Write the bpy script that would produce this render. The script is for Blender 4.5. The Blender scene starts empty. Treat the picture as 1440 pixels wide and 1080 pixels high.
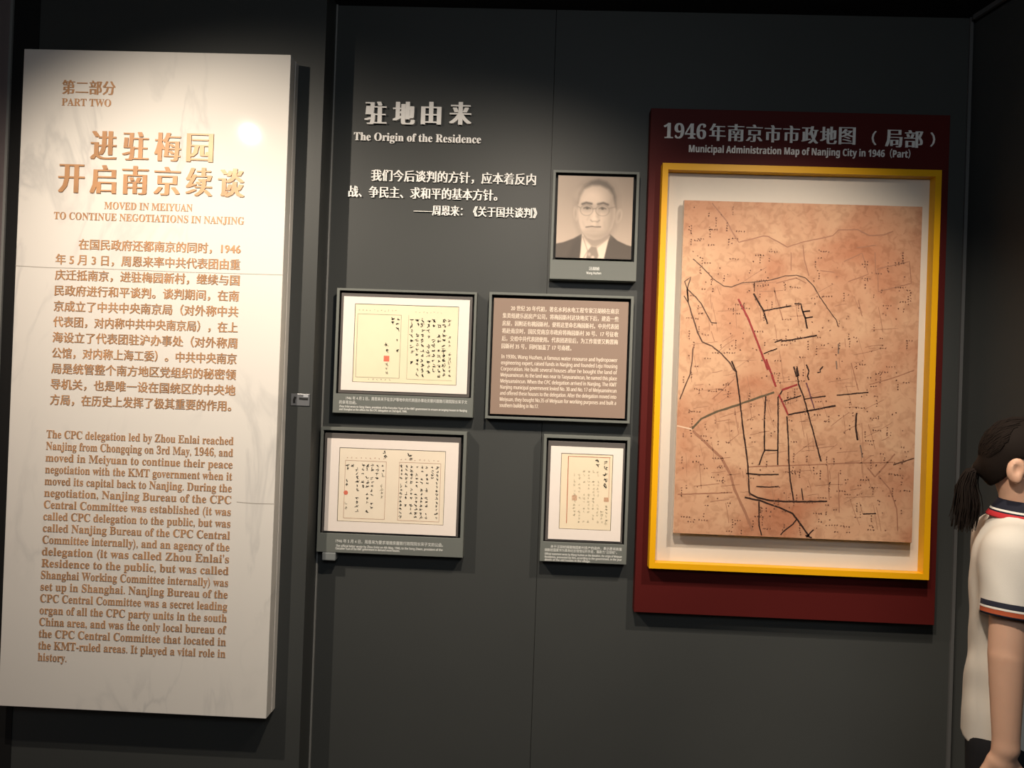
import bpy, bmesh, math, random
import numpy as np
from mathutils import Vector, Matrix

random.seed(7)
rng = np.random.default_rng(11)
scene = bpy.context.scene
col = scene.collection
CH = 1.70                                   # camera height above the floor (m)

# ------------------------------------------------------------------ camera
cam_d = bpy.data.cameras.new("camera")
cam_d.sensor_width = 36.0
cam_d.lens = 27.0
cam_d.clip_start = 0.05
cam = bpy.data.objects.new("camera", cam_d)
col.objects.link(cam)
RI = Vector((0.998915, 0.030269, 0.035383))
UP = Vector((-0.035168, -0.007608, 0.999352))
FW = Vector((-0.030519, 0.999513, 0.006535))
cam.matrix_world = Matrix(((RI.x, UP.x, -FW.x, 0), (RI.y, UP.y, -FW.y, 0), (RI.z, UP.z, -FW.z, CH), (0, 0, 0, 1)))
scene.camera = cam

# ------------------------------------------------------------------ world, view
wd = bpy.data.worlds.new("world")
wd.use_nodes = True
wd.node_tree.nodes["Background"].inputs[0].default_value = (0.012, 0.012, 0.015, 1)
wd.node_tree.nodes["Background"].inputs[1].default_value = 1.0
scene.world = wd
scene.view_settings.view_transform = 'Standard'
scene.view_settings.look = 'None'
scene.view_settings.exposure = 0.0
scene.view_settings.gamma = 1.0
scene.view_settings.use_curve_mapping = False
scene.cycles.use_denoising = True
scene.cycles.max_bounces = 6
scene.cycles.caustics_reflective = False
scene.cycles.caustics_refractive = False

# ------------------------------------------------------------------ lamps of the gallery (track spots) and an added ambient fill
def spot(name, loc, target, power, angle, blend, color, radius=0.03):
    l = bpy.data.lights.new(name, 'SPOT')
    l.energy = power; l.spot_size = math.radians(angle); l.spot_blend = blend
    l.color = color; l.shadow_soft_size = radius
    o = bpy.data.objects.new(name, l)
    col.objects.link(o)
    o.location = loc
    d = Vector(target) - Vector(loc)
    o.rotation_euler = d.to_track_quat('-Z', 'Y').to_euler()
    return o

WARM = (1.0, 0.86, 0.70)
spot("spot_lamp_slab", (-1.53, 1.60, CH + 1.28), (-1.08, 2.80, CH - 0.30), 160, 112, 1.0, WARM, 0.014)
spot("spot_lamp_center", (0.03, 1.44, CH + 1.28), (-0.30, 3.0, CH - 0.34), 158, 90, 1.0, WARM)
spot("spot_lamp_map", (1.00, 1.72, CH + 1.28), (0.84, 2.95, CH - 0.36), 150, 80, 1.0, WARM)
spot("spot_lamp_visitor", (0.12, 0.90, CH + 1.28), (1.25, 2.10, 0.85), 190, 42, 0.8, WARM, 0.06)

def area(name, loc, target, power, size, color):
    l = bpy.data.lights.new(name, 'AREA')
    l.energy = power; l.size = size; l.color = color
    o = bpy.data.objects.new(name, l)
    col.objects.link(o)
    o.location = loc
    o.rotation_euler = (Vector(target) - Vector(loc)).to_track_quat('-Z', 'Y').to_euler()
    return o
area("ambient_fill", (0.3, -1.0, CH + 1.42), (0.3, 1.6, 0.8), 46, 1.4, (0.88, 0.95, 1.0))  # unseen cool fill added behind the camera to lift the shadows

# ------------------------------------------------------------------ helpers
def s2l(*c):
    return tuple((x / 255 / 12.92) if x / 255 <= 0.04045 else ((x / 255 + 0.055) / 1.055) ** 2.4 for x in c)

def mat(name, color, rough=0.5, spec=0.5, metal=0.0, noise=0.0, nscale=20.0, bump=0.0, bscale=200.0, coat=0.0):
    m = bpy.data.materials.new(name)
    m.use_nodes = True
    nt = m.node_tree
    b = nt.nodes["Principled BSDF"]
    b.inputs["Base Color"].default_value = (*color, 1)
    b.inputs["Roughness"].default_value = rough
    b.inputs["Metallic"].default_value = metal
    b.inputs["Specular IOR Level"].default_value = spec
    b.inputs["Coat Weight"].default_value = coat
    tc = nt.nodes.new("ShaderNodeTexCoord")
    if noise:
        n = nt.nodes.new("ShaderNodeTexNoise")
        n.inputs["Scale"].default_value = nscale
        n.inputs["Detail"].default_value = 5
        nt.links.new(tc.outputs["Object"], n.inputs["Vector"])
        mx = nt.nodes.new("ShaderNodeMix"); mx.data_type = 'RGBA'
        mx.inputs[6].default_value = (*[c * (1 - noise) for c in color], 1)
        mx.inputs[7].default_value = (*[min(1, c * (1 + noise)) for c in color], 1)
        nt.links.new(n.outputs["Fac"], mx.inputs[0])
        nt.links.new(mx.outputs[2], b.inputs["Base Color"])
    if bump:
        n2 = nt.nodes.new("ShaderNodeTexNoise")
        n2.inputs["Scale"].default_value = bscale
        n2.inputs["Detail"].default_value = 3
        nt.links.new(tc.outputs["Object"], n2.inputs["Vector"])
        bp = nt.nodes.new("ShaderNodeBump")
        bp.inputs["Strength"].default_value = bump
        bp.inputs["Distance"].default_value = 0.002
        nt.links.new(n2.outputs["Fac"], bp.inputs["Height"])
        nt.links.new(bp.outputs["Normal"], b.inputs["Normal"])
    return m

def wloc(o):
    v = Vector((0, 0, 0))
    while o:
        v = v + o.location
        o = o.parent
    return v

def thing(name, label, cat, loc, group=None):
    o = bpy.data.objects.new(name, None)
    o.empty_display_size = 0.1
    col.objects.link(o)
    o.location = loc
    o["label"] = label; o["category"] = cat
    if group: o["group"] = group
    return o

def tag(o, label, cat, group=None):
    o["label"] = label; o["category"] = cat
    if group: o["group"] = group
    return o

def link_mesh(name, me, m, parent=None, smooth=False):
    """mesh given in world coordinates; origin set to the parent's, or to the mesh's own lowest centre"""
    for mm in (m if isinstance(m, (list, tuple)) else [m]):
        me.materials.append(mm)
    o = bpy.data.objects.new(name, me)
    col.objects.link(o)
    if smooth:
        me.polygons.foreach_set("use_smooth", [True] * len(me.polygons))
    if parent:
        me.transform(Matrix.Translation(-wloc(parent)))
        o.parent = parent
    else:
        co = np.empty(len(me.vertices) * 3); me.vertices.foreach_get("co", co); co = co.reshape(-1, 3)
        c = (co.min(0) + co.max(0)) / 2
        L = Vector((c[0], c[1], co[:, 2].min()))
        me.transform(Matrix.Translation(-L))
        o.location = L
    return o

def obj(name, bm, m, parent=None, smooth=False):
    bmesh.ops.recalc_face_normals(bm, faces=bm.faces)
    me = bpy.data.meshes.new(name)
    bm.to_mesh(me); bm.free()
    return link_mesh(name, me, m, parent, smooth)

def raw(name, V, F, m, parent=None, smooth=False):
    me = bpy.data.meshes.new(name)
    me.from_pydata([tuple(v) for v in V], [], [tuple(f) for f in F])
    me.update()
    return link_mesh(name, me, m, parent, smooth)

def add_box(bm, x0, x1, y0, y1, z0, z1, bevel=0.0):
    vs = [bm.verts.new((x, y, z)) for x in (x0, x1) for y in (y0, y1) for z in (z0, z1)]
    idx = [(0, 1, 3, 2), (4, 6, 7, 5), (0, 4, 5, 1), (2, 3, 7, 6), (0, 2, 6, 4), (1, 5, 7, 3)]
    fs = [bm.faces.new([vs[i] for i in f]) for f in idx]
    if bevel:
        bmesh.ops.recalc_face_normals(bm, faces=fs)
        es = list({e for f in fs for e in f.edges})
        bmesh.ops.bevel(bm, geom=es, offset=bevel, segments=2, affect='EDGES', profile=0.5)

def boxobj(name, b, m, parent=None, bevel=0.0):
    bm = bmesh.new(); add_box(bm, *b, bevel)
    return obj(name, bm, m, parent)

def struct(o):
    o["kind"] = "structure"
    return o

def ribbon(bm, pts, w, y, thick=0.0004):
    """flat printed line in the x-z plane at depth y, a thin raised strip of ink"""
    n = len(pts)
    L, R = [], []
    for i, p in enumerate(pts):
        a = Vector(pts[max(i - 1, 0)]); b = Vector(pts[min(i + 1, n - 1)])
        t = (b - a)
        if t.length < 1e-9: t = Vector((1, 0))
        t.normalize()
        nn = Vector((-t.y, t.x)) * (w if not isinstance(w, (list, tuple)) else w[i]) / 2
        L.append(bm.verts.new((p[0] + nn.x, y - thick, p[1] + nn.y)))
        R.append(bm.verts.new((p[0] - nn.x, y - thick, p[1] - nn.y)))
    for i in range(n - 1):
        bm.faces.new((L[i], R[i], R[i + 1], L[i + 1]))

def face_front(me):
    """make every flat face of a print look towards the room (-y)"""
    bm = bmesh.new(); bm.from_mesh(me)
    fl = [f for f in bm.faces if f.normal.y > 0]
    bmesh.ops.reverse_faces(bm, faces=fl)
    bm.to_mesh(me); bm.free()

def flat(name, bm, m, parent=None):
    me = bpy.data.meshes.new(name)
    bm.normal_update()
    bm.to_mesh(me); bm.free()
    face_front(me)
    return link_mesh(name, me, m, parent)

# ---- lettering
MB = {}
for i in range(26):
    MB[chr(65 + i)] = chr(0x1D400 + i); MB[chr(97 + i)] = chr(0x1D41A + i)
for i in range(10):
    MB[chr(48 + i)] = chr(0x1D7CE + i)
def serif(s): return "".join(MB.get(c, c) for c in s)

MS, MR = {}, {}
for i in range(26):
    MS[chr(65 + i)] = chr(0x1D5D4 + i); MS[chr(97 + i)] = chr(0x1D5EE + i)
    MR[chr(65 + i)] = chr(0x1D5A0 + i); MR[chr(97 + i)] = chr(0x1D5BA + i)
for i in range(10):
    MS[chr(48 + i)] = chr(0x1D7EC + i); MR[chr(48 + i)] = chr(0x1D7E2 + i)
def sans_bold(s): return "".join(MS.get(c, c) for c in s)
def sans(s): return "".join(MR.get(c, c) for c in s)

def glyphs(s, offset=0.0, extrude=0.0, res=2):
    c = bpy.data.curves.new("lettering", "FONT")
    c.body = s; c.size = 1.0; c.resolution_u = res; c.offset = offset; c.extrude = extrude
    o = bpy.data.objects.new("lettering", c)
    col.objects.link(o)
    dg = bpy.context.evaluated_depsgraph_get()
    me = bpy.data.meshes.new_from_object(o.evaluated_get(dg))
    co = np.empty(len(me.vertices) * 3); me.vertices.foreach_get("co", co); co = co.reshape(-1, 3)
    F = [tuple(p.vertices) for p in me.polygons]
    bpy.data.objects.remove(o); bpy.data.curves.remove(c); bpy.data.meshes.remove(me)
    return co, F

def lettering(name, s, x0, x1, zc, h, y, m, parent=None, thick=0.0006, bold=0.0, thin=0.0, kind='cjk', res=2):
    """one line of letters: fits x0..x1, character height h, centred on height zc, standing thick proud of plane y.
    bold widens the upright strokes (fraction of the em), thin slims all strokes first"""
    co, F = glyphs(s, offset=-thin, extrude=0.5, res=res)
    a, b = co[:, 0].min(), co[:, 0].max()
    mid, em = {'cjk': (0.38, 0.92), 'caps': (0.345, 0.69), 'mixed': (0.30, 0.72), 'center': ((co[:, 1].max() + co[:, 1].min()) / 2, co[:, 1].max() - co[:, 1].min())}[kind]
    k = h / em
    V = np.empty_like(co)
    dx = bold * k
    V[:, 0] = x0 + dx + (co[:, 0] - a) / (b - a) * (x1 - x0 - 2 * dx)
    V[:, 2] = zc + (co[:, 1] - mid) * k
    V[:, 1] = np.where(co[:, 2] > 0, y - thick, y)
    Vs, Fs = [V], [F]
    if bold:
        for q, s_ in enumerate((-1, -0.33, 0.33, 1)):
            W = V.copy(); W[:, 0] += s_ * dx
            W[:, 1] -= np.where(co[:, 2] > 0, 0.00001 * (q + 1), 0)
            Vs.append(W); Fs.append([tuple(i + len(V) * (len(Vs) - 1) for i in f) for f in F])
    VV = np.concatenate(Vs)
    return raw(name, VV, [f for fs in Fs for f in fs], m, parent)
# ------------------------------------------------------------------ materials
M_wall = mat("dark_grey_wall_paint", (0.050, 0.053, 0.0515), 0.48, 0.22, noise=0.06, nscale=3, bump=0.06, bscale=120)
M_ceil = mat("black_ceiling_paint", (0.012, 0.012, 0.013), 0.7, 0.2)
M_floor = mat("dark_stone_floor", (0.05, 0.047, 0.045), 0.35, 0.4, noise=0.2, nscale=4)
M_side = mat("taupe_side_wall", (0.30, 0.24, 0.24), 0.6, 0.3, noise=0.05, nscale=3)
M_trim = mat("grey_metal_trim", (0.22, 0.22, 0.21), 0.4, 0.5)
M_crown = mat("crown_trim_paint", (0.10, 0.10, 0.10), 0.35, 0.5)
M_frame = mat("grey_green_frame_paint", (0.145, 0.155, 0.143), 0.5, 0.25, bump=0.05, bscale=300)
M_recess = mat("black_lining_and_gap_shade", (0.012, 0.012, 0.012), 0.6, 0.2)
M_board = mat("dark_taupe_board_edge", (0.10, 0.09, 0.085), 0.5, 0.3)
M_matb = mat("cream_mat_board", (0.80, 0.72, 0.66), 0.6, 0.3, noise=0.02, nscale=60)
M_page1 = mat("yellowed_paper", (0.78, 0.70, 0.50), 0.6, 0.2, noise=0.05, nscale=12)
M_page2 = mat("cream_paper", (0.80, 0.70, 0.56), 0.6, 0.2, noise=0.06, nscale=12)
M_page3 = mat("tan_paper", (0.79, 0.67, 0.49), 0.6, 0.2, noise=0.05, nscale=12)
M_ink = mat("black_ink", (0.03, 0.028, 0.022), 0.6, 0.2)
M_cut = mat("dark_cut_edge", (0.09, 0.075, 0.05), 0.6, 0.2)
M_inkgrey = mat("faded_ink", (0.30, 0.26, 0.19), 0.6, 0.2)
M_inkfaint = mat("very_faint_ink", (0.52, 0.46, 0.32), 0.6, 0.2)
M_inkred = mat("red_rule_ink", (0.45, 0.12, 0.06), 0.6, 0.2)
M_inkpink = mat("pale_red_rule_ink", (0.46, 0.27, 0.19), 0.6, 0.2)
M_seal = mat("red_seal_ink", (0.66, 0.17, 0.11), 0.6, 0.2, noise=0.3, nscale=300)
M_sealpale = mat("pale_seal_ink", (0.55, 0.30, 0.18), 0.6, 0.2, noise=0.3, nscale=300)
M_white = mat("white_lettering", (0.84, 0.82, 0.79), 0.5, 0.3)
M_caption = mat("caption_white_print", (0.72, 0.72, 0.69), 0.6, 0.2)
M_brown = mat("brown_text_board", (0.26, 0.185, 0.145), 0.55, 0.3, bump=0.04, bscale=400)
M_brownletters = mat("pale_text_print", (0.72, 0.62, 0.52), 0.6, 0.2)
M_maroon = mat("maroon_panel_paint", (0.078, 0.0085, 0.0075), 0.55, 0.15, noise=0.05, nscale=5)
M_yellow = mat("yellow_frame_paint", (0.80, 0.40, 0.004), 0.45, 0.25)
M_mapmat = mat("pale_map_mat", (0.68, 0.61, 0.53), 0.65, 0.2, noise=0.02, nscale=40)
M_boardside = mat("board_edge_white", (0.6, 0.55, 0.5), 0.6, 0.2)
M_gold = mat("gilded_lettering", (0.46, 0.25, 0.125), 0.42, 0.4, metal=0.1, noise=0.42, nscale=9)
M_black = mat("black_marking", (0.015, 0.015, 0.015), 0.6, 0.2)

def marble():
    m = bpy.data.materials.new("white_veined_marble"); m.use_nodes = True
    nt = m.node_tree; b = nt.nodes["Principled BSDF"]
    tc = nt.nodes.new("ShaderNodeTexCoord")
    mp = nt.nodes.new("ShaderNodeMapping"); mp.inputs["Rotation"].default_value = (0, 0.5, 0); mp.inputs["Scale"].default_value = (2.2, 1, 0.8)
    nt.links.new(tc.outputs["Object"], mp.inputs["Vector"])
    n = nt.nodes.new("ShaderNodeTexNoise"); n.inputs["Scale"].default_value = 1.6; n.inputs["Detail"].default_value = 7; n.inputs["Distortion"].default_value = 1.2
    nt.links.new(mp.outputs[0], n.inputs["Vector"])
    r = nt.nodes.new("ShaderNodeValToRGB")
    e = r.color_ramp.elements
    e[0].position = 0.46; e[0].color = (1, 1, 1, 1)
    e[1].position = 0.5; e[1].color = (0, 0, 0, 1)
    e2 = e.new(0.535); e2.color = (1, 1, 1, 1)
    nt.links.new(n.outputs["Fac"], r.inputs["Fac"])
    n2 = nt.nodes.new("ShaderNodeTexNoise"); n2.inputs["Scale"].default_value = 1.1; n2.inputs["Detail"].default_value = 3
    nt.links.new(tc.outputs["Object"], n2.inputs["Vector"])
    r2 = nt.nodes.new("ShaderNodeValToRGB")
    r2.color_ramp.elements[0].position = 0.46; r2.color_ramp.elements[0].color = (0, 0, 0, 1)
    r2.color_ramp.elements[1].position = 0.68; r2.color_ramp.elements[1].color = (1, 1, 1, 1)
    nt.links.new(n2.outputs["Fac"], r2.inputs["Fac"])
    inv = nt.nodes.new("ShaderNodeMath"); inv.operation = 'SUBTRACT'; inv.inputs[0].default_value = 1.0
    nt.links.new(r.outputs["Color"], inv.inputs[1])
    mul = nt.nodes.new("ShaderNodeMath"); mul.operation = 'MULTIPLY'
    nt.links.new(inv.outputs[0], mul.inputs[0]); nt.links.new(r2.outputs["Color"], mul.inputs[1])
    k = nt.nodes.new("ShaderNodeMath"); k.operation = 'MULTIPLY'; k.inputs[1].default_value = 0.6
    nt.links.new(mul.outputs[0], k.inputs[0])
    mx = nt.nodes.new("ShaderNodeMix"); mx.data_type = 'RGBA'
    mx.inputs[6].default_value = (0.72, 0.69, 0.645, 1); mx.inputs[7].default_value = (0.36, 0.36, 0.36, 1)
    nt.links.new(k.outputs[0], mx.inputs[0])
    nt.links.new(mx.outputs[2], b.inputs["Base Color"])
    b.inputs["Roughness"].default_value = 0.05
    b.inputs["Specular IOR Level"].default_value = 0.35
    return m
M_marble = marble()

def aged_map():
    m = bpy.data.materials.new("aged_map_paper"); m.use_nodes = True
    nt = m.node_tree; b = nt.nodes["Principled BSDF"]
    tc = nt.nodes.new("ShaderNodeTexCoord")
    def noise(scale, detail, dist=0.0):
        n = nt.nodes.new("ShaderNodeTexNoise"); n.inputs["Scale"].default_value = scale
        n.inputs["Detail"].default_value = detail; n.inputs["Distortion"].default_value = dist
        nt.links.new(tc.outputs["Object"], n.inputs["Vector"]); return n
    a = noise(3.2, 6, 0.6)
    r = nt.nodes.new("ShaderNodeValToRGB")
    r.color_ramp.elements[0].position = 0.33; r.color_ramp.elements[0].color = (0.44, 0.185, 0.10, 1)
    r.color_ramp.elements[1].position = 0.62; r.color_ramp.elements[1].color = (0.60, 0.36, 0.22, 1)
    nt.links.new(a.outputs["Fac"], r.inputs["Fac"])
    c = noise(38, 8, 0.8)
    r2 = nt.nodes.new("ShaderNodeValToRGB")
    r2.color_ramp.elements[0].position = 0.36; r2.color_ramp.elements[0].color = (0.66, 0.58, 0.54, 1)
    r2.color_ramp.elements[1].position = 0.52; r2.color_ramp.elements[1].color = (1, 1, 1, 1)
    nt.links.new(c.outputs["Fac"], r2.inputs["Fac"])
    mx = nt.nodes.new("ShaderNodeMix"); mx.data_type = 'RGBA'; mx.blend_type = 'MULTIPLY'; mx.inputs[0].default_value = 0.5
    nt.links.new(r.outputs["Color"], mx.inputs[6]); nt.links.new(r2.outputs["Color"], mx.inputs[7])
    nt.links.new(mx.outputs[2], b.inputs["Base Color"])
    b.inputs["Roughness"].default_value = 0.6; b.inputs["Specular IOR Level"].default_value = 0.25
    return m
M_map = aged_map()

# ------------------------------------------------------------------ room shell
WALL, LWALL = 3.0, 2.86                    # the display wall, and the bay left of it that stands 14 cm proud
HC = CH + 1.49                             # ceiling
XE, XR, XL = -0.835, 1.626, -2.043          # bay edge, right corner, left corner
bm = bmesh.new()
add_box(bm, XE, 0.0300, WALL, WALL + 0.08, 0, HC)
add_box(bm, 0.0322, XR, WALL, WALL + 0.08, 0, HC)
add_box(bm, XE, XR, WALL + 0.05, WALL + 0.10, 0, HC)
struct(obj("wall_front", bm, M_wall))
bm = bmesh.new(); add_box(bm, XL, XE, LWALL, WALL + 0.10, 0, HC)
struct(obj("wall_bay", bm, M_wall))
struct(boxobj("wall_left", (XL - 0.1, XL, -3.2, WALL + 0.10, 0, HC), M_side))
k10 = math.tan(math.radians(10))
xr0 = XR + (WALL + 3.2) * k10
V = [(XR, WALL + .1, 0), (xr0, -3.2, 0), (xr0 + .1, -3.2, 0), (XR + .1, WALL + .1, 0)]
V = V + [(x, y, HC) for x, y, z in V]
struct(raw("wall_right", V, [(0, 1, 5, 4), (1, 2, 6, 5), (2, 3, 7, 6), (3, 0, 4, 7), (4, 5, 6, 7), (3, 2, 1, 0)], M_wall))
struct(boxobj("wall_back", (XL - .1, xr0 + .1, -3.3, -3.2, 0, HC), M_wall))
struct(boxobj("floor", (XL - .1, xr0 + .1, -3.3, WALL + .1, -0.1, 0), M_floor))
struct(boxobj("ceiling", (XL - .1, xr0 + .1, -3.3, WALL + .1, HC, HC + 0.1), M_ceil))
# slim metal angles in the corners, and one black shade strip
struct(boxobj("trim_1", (XE + 0.0002, XE + 0.006, WALL - 0.008, WALL - 0.0002, 0.0, HC), M_trim))
struct(boxobj("trim_2", (XR - 0.006, XR + 0.006, WALL - 0.010, WALL - 0.0002, 0.0, HC), M_crown))
struct(boxobj("gap_shade_strip", (XL + 0.0102, XL + 0.109, LWALL - 0.004, LWALL - 0.0002, 0.0, HC), M_recess))  # flat black strip: the gap's shade beside the slab put in as colour
struct(boxobj("trim_3", (XL + 0.0002, XL + 0.010, LWALL - 0.012, LWALL - 0.0002, 0.0, HC), M_trim))
# short metal ceiling edge running out of the right corner
bm = bmesh.new()
V = []
for (t0, t1, dz) in ((0.03, 0.42, 0.0),):
    for t in (t0, t1):
        xx = XR + t * k10
        V += [(xx - 0.001, WALL - t, HC - 0.002), (xx - 0.014, WALL - t, HC - 0.002), (xx - 0.014, WALL - t, HC - 0.020), (xx - 0.001, WALL - t, HC - 0.020)]
struct(raw("trim_4", V, [(0, 1, 5, 4), (1, 2, 6, 5), (2, 3, 7, 6), (3, 0, 4, 7), (0, 3, 2, 1), (4, 5, 6, 7)], M_crown))

# ------------------------------------------------------------------ marble slab with gilded text
SF = 2.77
slab = thing("marble_slab", "tall white marble slab with gold text hung on the dark bay at left", "stone slab", (-1.4317, LWALL, CH - 1.229))
boxobj("slab_face", (-1.9291, -0.9342, SF, SF + 0.055, CH - 1.2289, CH + 1.1917), M_marble, slab, 0.002)
boxobj("slab_backing", (-1.9280, -0.9330, SF + 0.0551, LWALL - 0.0003, CH - 1.2280, CH + 1.1910), M_marble, slab, 0.001)
bm = bmesh.new()
ribbon(bm, [(-1.929, CH + .389), (-1.80, CH + .386), (-1.60, CH + .388), (-1.30, CH + .385), (-0.935, CH + .386)], 0.0022, SF)
ribbon(bm, [(-1.072, CH - .447), (-1.0, CH - .450), (-0.935, CH - .4485)], 0.0022, SF)
flat("joint_line", bm, mat("stone_joint", (0.34, 0.31, 0.27), 0.6), slab)
G = 0.0018
def sl(s, x0, x1, zc, h, **k): return lettering("text_line", s, x0, x1, CH + zc, h, SF, M_gold, slab, thick=k.pop('thick', G), **k)
sl("第二部分", -1.7800, -1.5795, 1.0535, .0520, bold=.035, thin=.006)
sl(serif("PART TWO"), -1.7790, -1.5942, .9985, .0270, kind='caps')
for i, ch in enumerate("进驻梅园"):
    x = -1.664 + i * 0.1193
    sl(ch, x, x + .0985, .8415, .104, bold=.045, thin=.010, kind='center', thick=.004)
for i, ch in enumerate("开启南京续谈"):
    x = -1.780 + i * 0.1190
    sl(ch, x, x + .0985, .7165, .104, bold=.045, thin=.010, kind='center', thick=.004)
sl(serif("MOVED IN MEIYUAN"), -1.6046, -1.2764, .6212, .0265, kind='caps')
sl(serif("TO CONTINUE NEGOTIATIONS IN NANJING"), -1.7918, -1.0838, .5790, .0265, kind='caps')
CN = ["在国民政府还都南京的同时，1946", "年 5 月 3 日，周恩来率中共代表团由重", "庆迁抵南京，进驻梅园新村，继续与国",
      "民政府进行和平谈判。谈判期间，在南", "京成立了中共中央南京局（对外称中共", "代表团，对内称中共中央南京局），在上",
      "海设立了代表团驻沪办事处（对外称周", "公馆，对内称上海工委）。中共中央南京", "局是统管整个南方地区党组织的秘密领",
      "导机关，也是唯一设在国统区的中央地", "方局，在历史上发挥了极其重要的作用。"]
for i, s in enumerate(CN):
    z = 0.476 - 0.0574 * i
    sl(s, -1.695 if i == 0 else -1.779, -1.092 if i < 10 else -1.105, z, .0385, bold=.022)
EN = ["The CPC delegation led by Zhou Enlai reached", "Nanjing from Chongqing on 3rd May, 1946, and", "moved in Meiyuan to continue their peace",
      "negotiation with the KMT government when it", "moved its capital back to Nanjing. During the", "negotiation, Nanjing Bureau of the CPC",
      "Central Committee was established (it was", "called CPC delegation to the public, but was", "called Nanjing Bureau of the CPC Central",
      "Committee internally), and an agency of the", "delegation (it was called Zhou Enlai's", "Residence to the public, but was called",
      "Shanghai Working Committee internally) was", "set up in Shanghai. Nanjing Bureau of the", "CPC Central Committee was a secret leading",
      "organ of all the CPC party units in the south", "China area, and was the only local bureau of", "the CPC Central Committee that located in",
      "the KMT-ruled areas. It played a vital role in", "history."]
for i, s in enumerate(EN):
    z = -0.2277 - 0.0430 * i
    sl(serif(s), -1.787, -1.0925 if i < 19 else -1.680, z + .001, .0300, kind='mixed')

# small acrylic tag on the bay beside the slab
tg = thing("acrylic_tag", "small clear acrylic tag with dark marks on wall edge right of marble slab", "tag", (-0.880, LWALL, CH - .0915))
boxobj("plate", (-0.9150, -0.8440, LWALL - .004, LWALL - .0002, CH - .0910, CH - .0460), mat("frosted_acrylic", (0.13, 0.135, 0.145), 0.25, 0.5), tg, .0015)
bm = bmesh.new()
Y = LWALL - .004
ribbon(bm, [(-.9015, CH - .082), (-.9025, CH - .070), (-.898, CH - .058)], .009, Y)
ribbon(bm, [(-.884, CH - .064), (-.865, CH - .0655), (-.850, CH - .065)], .008, Y)
flat("dark_mark", bm, M_black, tg)
bm = bmesh.new(); ribbon(bm, [(-.868, CH - .0535), (-.850, CH - .0535)], .008, Y)
flat("white_patch", bm, mat("white_patch", (0.4, 0.42, 0.45), .4), tg)

# ------------------------------------------------------------------ raised lettering on the wall
t = thing("wall_heading", "large raised white Chinese heading of four characters on the dark wall", "lettering", (-0.497, WALL, CH + 1.02))
for i, ch in enumerate("驻地由来"):
    x = -0.7075 + i * 0.1112
    lettering("character", ch, x, x + .0880 - (.008 if ch == "由" else 0), CH + 1.064 + .002 * i, .089, WALL - .0002, M_white, t, thick=.013, bold=.058, thin=.006, kind='center', res=3)
o = lettering("wall_subheading", serif("The Origin of the Residence"), -0.7480, -0.2459, CH + .970, .0330, WALL - .0002, M_white, None, thick=.008, bold=.012, kind='mixed')
tag(o, "raised white English line reading The Origin of the Residence below the heading", "lettering")
t = thing("wall_quotation", "three lines of raised white Chinese quotation left of the portrait", "lettering", (-0.39, WALL, CH + .67))
lettering("text_line", "我们今后谈判的方针，应本着反内", -0.6738, -0.0256, CH + .8205, .0450, WALL - .0002, M_white, t, thick=.008, bold=.03, thin=.004)
lettering("text_line", "战、争民主、求和平的基本方针。", -0.7612, -0.1741, CH + .7545, .0450, WALL - .0002, M_white, t, thick=.008, bold=.03, thin=.004)
lettering("text_line", "——周恩来：《关于国共谈判》", -0.5014, -0.0165, CH + .6890, .0400, WALL - .0002, M_white, t, thick=.008, bold=.03, thin=.004)

# ------------------------------------------------------------------ shallow display trays
FF, BF = 2.950, 2.958                        # front of a tray, front of the board lying in it
def tray(root, o_, r_):
    """shadow-box: outer rectangle o_, recess r_ (x0,x1,z0,z1 relative to the camera height); lining black"""
    bm = bmesh.new()
    def ring(rc, y): return [bm.verts.new((x, y, CH + z)) for x, z in ((rc[0], rc[2]), (rc[1], rc[2]), (rc[1], rc[3]), (rc[0], rc[3]))]
    b = 0.0015
    back = ring(o_, WALL - .0002); e1 = ring(o_, FF + b); e2 = ring((o_[0] + b, o_[1] - b, o_[2] + b, o_[3] - b), FF)
    i1 = ring((r_[0] - b, r_[1] + b, r_[2] - b, r_[3] + b), FF); i2 = ring(r_, FF + b); fl = ring(r_, 2.988)
    for A_, B_ in ((back, e1), (e1, e2), (e2, i1), (i1, i2), (i2, fl)):
        for k in range(4):
            f = bm.faces.new((A_[k], A_[(k + 1) % 4], B_[(k + 1) % 4], B_[k]))
            if A_ is i2: f.material_index = 1
    f = bm.faces.new(fl); f.material_index = 1
    bm.faces.new(back[::-1])
    return obj("frame", bm, [M_frame, M_recess], root)

def page_stroke(bm, cx, cz, s, y, wgt, n):
    """one illegible brush-written character of size s"""
    for _ in range(n):
        a = random.choice((0.15, 0.2, -1.35, -1.1, -0.7, 0.9)) + random.uniform(-.25, .25)
        l = s * random.uniform(.35, .9)
        px = cx + random.uniform(-.28, .28) * s; pz = cz + random.uniform(-.30, .30) * s
        d = Vector((math.cos(a), math.sin(a))) * l / 2
        nrm = Vector((-d.y, d.x)) * random.uniform(-.25, .25)
        w0 = wgt * random.uniform(.9, 1.7)
        ribbon(bm, [(px - d.x, pz - d.y), (px + nrm.x, pz + nrm.y), (px + d.x, pz + d.y)], [w0, w0 * .8, w0 * .3], y)

def column(bm, x0, z0, x1, z1, s, y, wgt, skip=.12, n=5):
    L = abs(z0 - z1); m = max(1, round(L / (s * 1.18)))
    for i in range(m):
        if random.random() < skip: continue
        f = (i + .5) / m
        page_stroke(bm, x0 + (x1 - x0) * f + random.uniform(-.06, .06) * s, CH + z0 + (z1 - z0) * f, s * random.uniform(.75, 1.1), y, wgt, random.randint(max(2, n - 2), n + 1))

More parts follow.
